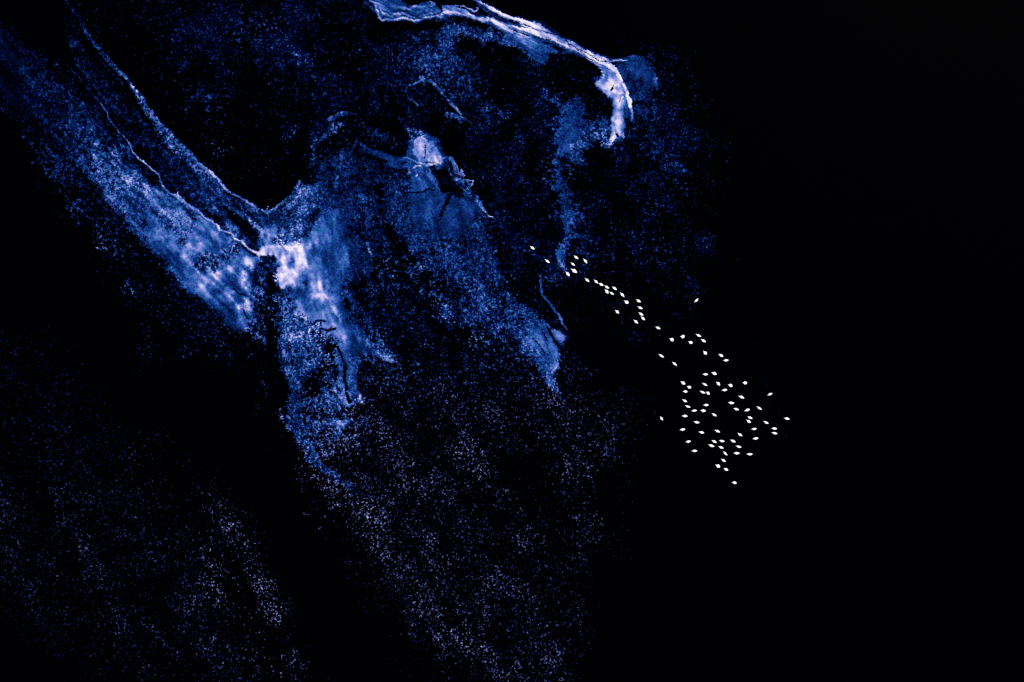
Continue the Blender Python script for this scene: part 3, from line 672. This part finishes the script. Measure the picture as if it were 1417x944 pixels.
def foam_object(name, sel, label, category, kind):
    jj, ii = np.nonzero(sel & keep)
    if len(jj) == 0: return
    n = len(jj)
    c = np.stack([jj*(PW+1) + ii, (jj+1)*(PW+1) + ii, (jj+1)*(PW+1) + ii + 1, jj*(PW+1) + ii + 1], 1).ravel()
    u, inv = np.unique(c, return_inverse=True)
    co = np.empty((len(u), 3), np.float32)
    co[:, 0] = (CX.ravel()[u] - 708.5)*CELL; co[:, 1] = (472 - CY.ravel()[u])*CELL; co[:, 2] = CZ.ravel()[u]
    me = bpy.data.meshes.new(name)
    me.vertices.add(len(u)); me.vertices.foreach_set("co", co.ravel())
    me.loops.add(4*n); me.loops.foreach_set("vertex_index", inv.astype(np.int32).ravel())
    me.polygons.add(n); me.polygons.foreach_set("loop_start", np.arange(0, 4*n, 4, dtype=np.int32))
    me.update(calc_edges=True)
    for an, arr in (("thickness", AMT), ("greyness", GREY)):
        a = me.attributes.new(an, 'FLOAT', 'FACE'); a.data.foreach_set("value", arr[jj, ii].astype(np.float32))
    me.materials.append(M_FOAM); me.shade_smooth()
    o = bpy.data.objects.new(name, me); scene.collection.objects.link(o)
    o["label"] = label; o["category"] = category
    if kind: o["kind"] = kind
    return o

sparse = ((C < .30) & (ID != 2) & (ID != 5)) | (ID == 0)
side = (XX - (300 + .55*(YY - 470)))      # the dark channel between the lower left flecks and the middle ones
F_LL = sparse & (YY > 430) & (side < 0)
F_TOP = sparse & ~F_LL & (YY < 340) & (XX < 560)
F_R = sparse & ~F_LL & ~F_TOP & (YY < 500) & (XX > 700)
F_MID = sparse & ~F_LL & ~F_TOP & ~F_R
foam_object("foam_flecks", F_LL, "sparse grey flecks scattered over black water in the lower left", "foam flecks", "stuff")
foam_object("foam_flecks", F_TOP, "fine dark blue flecks on the water inside the upper left arms", "foam flecks", "stuff")
foam_object("foam_flecks", F_R, "thin blue flecks on the water right of the curling foam ridge", "foam flecks", "stuff")
foam_object("foam_flecks", F_MID, "pale flecks spread over the dark water below the blue veils", "foam flecks", "stuff")
for k, name, label, cat, kind in [
    (1, "foam_drift", "wide grainy blue drift slanting down from the upper left with lavender puffs", "foam drift", "stuff"),
    (2, "foam_streak", "long thin white thread of foam running down the left drift to the white hub", "foam streak", None),
    (3, "foam_drift", "bright white hub falling into a smooth blue tongue with a forked tail", "foam drift", "stuff"),
    (4, "foam_drift", "blue veil with a pale lavender patch and curled threads in the middle", "foam drift", "stuff"),
    (5, "foam_streak", "thick white foam ridge along the top edge curling down at its right end", "foam streak", None),
    (6, "foam_drift", "grainy blue fan and trail hanging below the right end of the ridge", "foam drift", "stuff"),
    (7, "foam_drift", "small blue patch with dark slits left of the bird flock", "foam drift", "stuff")]:
    foam_object(name, (ID == k) & ~sparse, label, cat, kind)

# ---------------------------------------------------------------- birds
def ring_mesh(name, spine, mat, seg=12, smooth=True):
    """one closed skin over rings (x, y, z, half width, half height), first and last closed to a point"""
    bm = bmesh.new(); rings = []
    for (x, y, z, rw, rh, dx, dz) in spine:
        # ring plane is across the direction (dx, dz)
        l = math.hypot(dx, dz); nx, nz = -dz/l, dx/l
        rings.append([bm.verts.new((x + nx*rh*math.sin(a), y + rw*math.cos(a), z + nz*rh*math.sin(a)))
                      for a in (2*math.pi*k/seg for k in range(seg))])
    for a, b in zip(rings[:-1], rings[1:]):
        for k in range(seg): bm.faces.new((a[k], a[(k+1) % seg], b[(k+1) % seg], b[k]))
    bm.faces.new(rings[0]); bm.faces.new(rings[-1])
    bmesh.ops.recalc_face_normals(bm, faces=bm.faces)
    for f in bm.faces: f.smooth = smooth
    me = bpy.data.meshes.new(name); bm.to_mesh(me); bm.free(); me.materials.append(mat)
    return me

def bird_prototype(spread, tail, bend):
    """head towards -x; length 1.4 m, folded wings; spread opens the wings, tail fans the tail"""
    body = ring_mesh("white_bird", [
        (.70, 0, .20, .04 + .12*tail, .012, -1, 0), (.62, 0, .20, .13 + .10*tail, .035, -1, 0), (.48, 0, .18, .22, .12, -1, 0),
        (.26, 0, .15, .29, .19, -1, 0), (.04, 0, .14, .30, .22, -1, 0), (-.16, 0, .15, .25, .20, -1, .1),
        (-.32, 0, .19, .17, .15, -1, .5), (-.43, 0, .27, .115, .10, -1, 1.2), (-.47, 0, .38, .085, .075, -.5, 2),
        (-.50, 0, .47, .075, .07, -1, 1), (-.56, 0, .52, .085, .075, -1, .1), (-.62, 0, .515, .065, .055, -1, -.1),
        (-.655, 0, .51, .04, .035, -1, -.1)], M_BODY)
    o = bpy.data.objects.new("white_bird", body)
    bk = bpy.data.objects.new("beak", ring_mesh("beak", [
        (-.64, 0, .505, .036, .03, -1, -.1), (-.70, 0, .497, .026, .018, -1, -.1), (-.76, 0, .49, .010, .007, -1, -.1)], M_BEAK, 8))
    bk.parent = o
    for s in (-1, 1):
        # a folded wing: broad shoulder, long primaries crossing over the rump
        sp = []
        for t, (x, y, rw, z, rh) in enumerate([(-.27, .13, .04, .30, .03), (-.18, .17, .12, .325, .05), (0, .185 + .06*spread, .15 + .03*spread, .335, .055),
                               (.20, .165 + .10*spread, .135 + .03*spread, .32, .05), (.38, .12 + .13*spread, .09, .29, .035),
                               (.55, .075 + .14*spread, .05, .26, .02), (.66, .04 + .13*spread, .015, .245, .008)]):
            sp.append((x, s*y, z, rw, rh, 1, -.08))
        wg = bpy.data.objects.new("wing", ring_mesh("wing", sp, M_WING, 10)); wg.parent = o
    for q in [o] + list(o.children):                      # a swimming bird steers: tail and neck swing a little
        for v in q.data.vertices:
            x = v.co.x
            v.co.y += bend*(.16*(x/.7)**2 if x > 0 else -.10*(x/.7)**2)
    return o

protos = [bird_prototype(sp, tl, bd) for sp, tl in ((0, .2), (.55, .6), (1.1, 1.2)) for bd in (-1, -.35, .35, 1)]

def copy_bird(src):
    o = src.copy(); scene.collection.objects.link(o)
    for ch in src.children:
        c = ch.copy(); scene.collection.objects.link(c); c.parent = o
    return o

for (x1, y1, x2, y2, br, label) in BIRDS:
    br *= random.uniform(.94, 1.08)
    L = math.hypot(x2 - x1, y2 - y1)
    ratio = br/L
    o = copy_bird(protos[(0 if ratio < .5 else 4 if ratio < .6 else 8) + random.choice((0, 1, 2, 3, 2, 1))])
    X, Y = world_xy((x1 + x2)/2, (y1 + y2)/2)
    o.location = (X, Y, .0)
    o.rotation_euler = (0, 0, math.atan2(-(y2 - y1), x2 - x1))
    s = L*CELL*1.05/1.46
    base_w = .60 if ratio < .5 else .68 if ratio < .6 else .76
    o.scale = (s, min(1.2, max(.66, br*CELL*.89/base_w)), s)
    o["label"] = label; o["category"] = "bird"; o["group"] = "white birds swimming across the dark water"
for p in protos:
    for ch in list(p.children): bpy.data.objects.remove(ch)
    bpy.data.objects.remove(p)
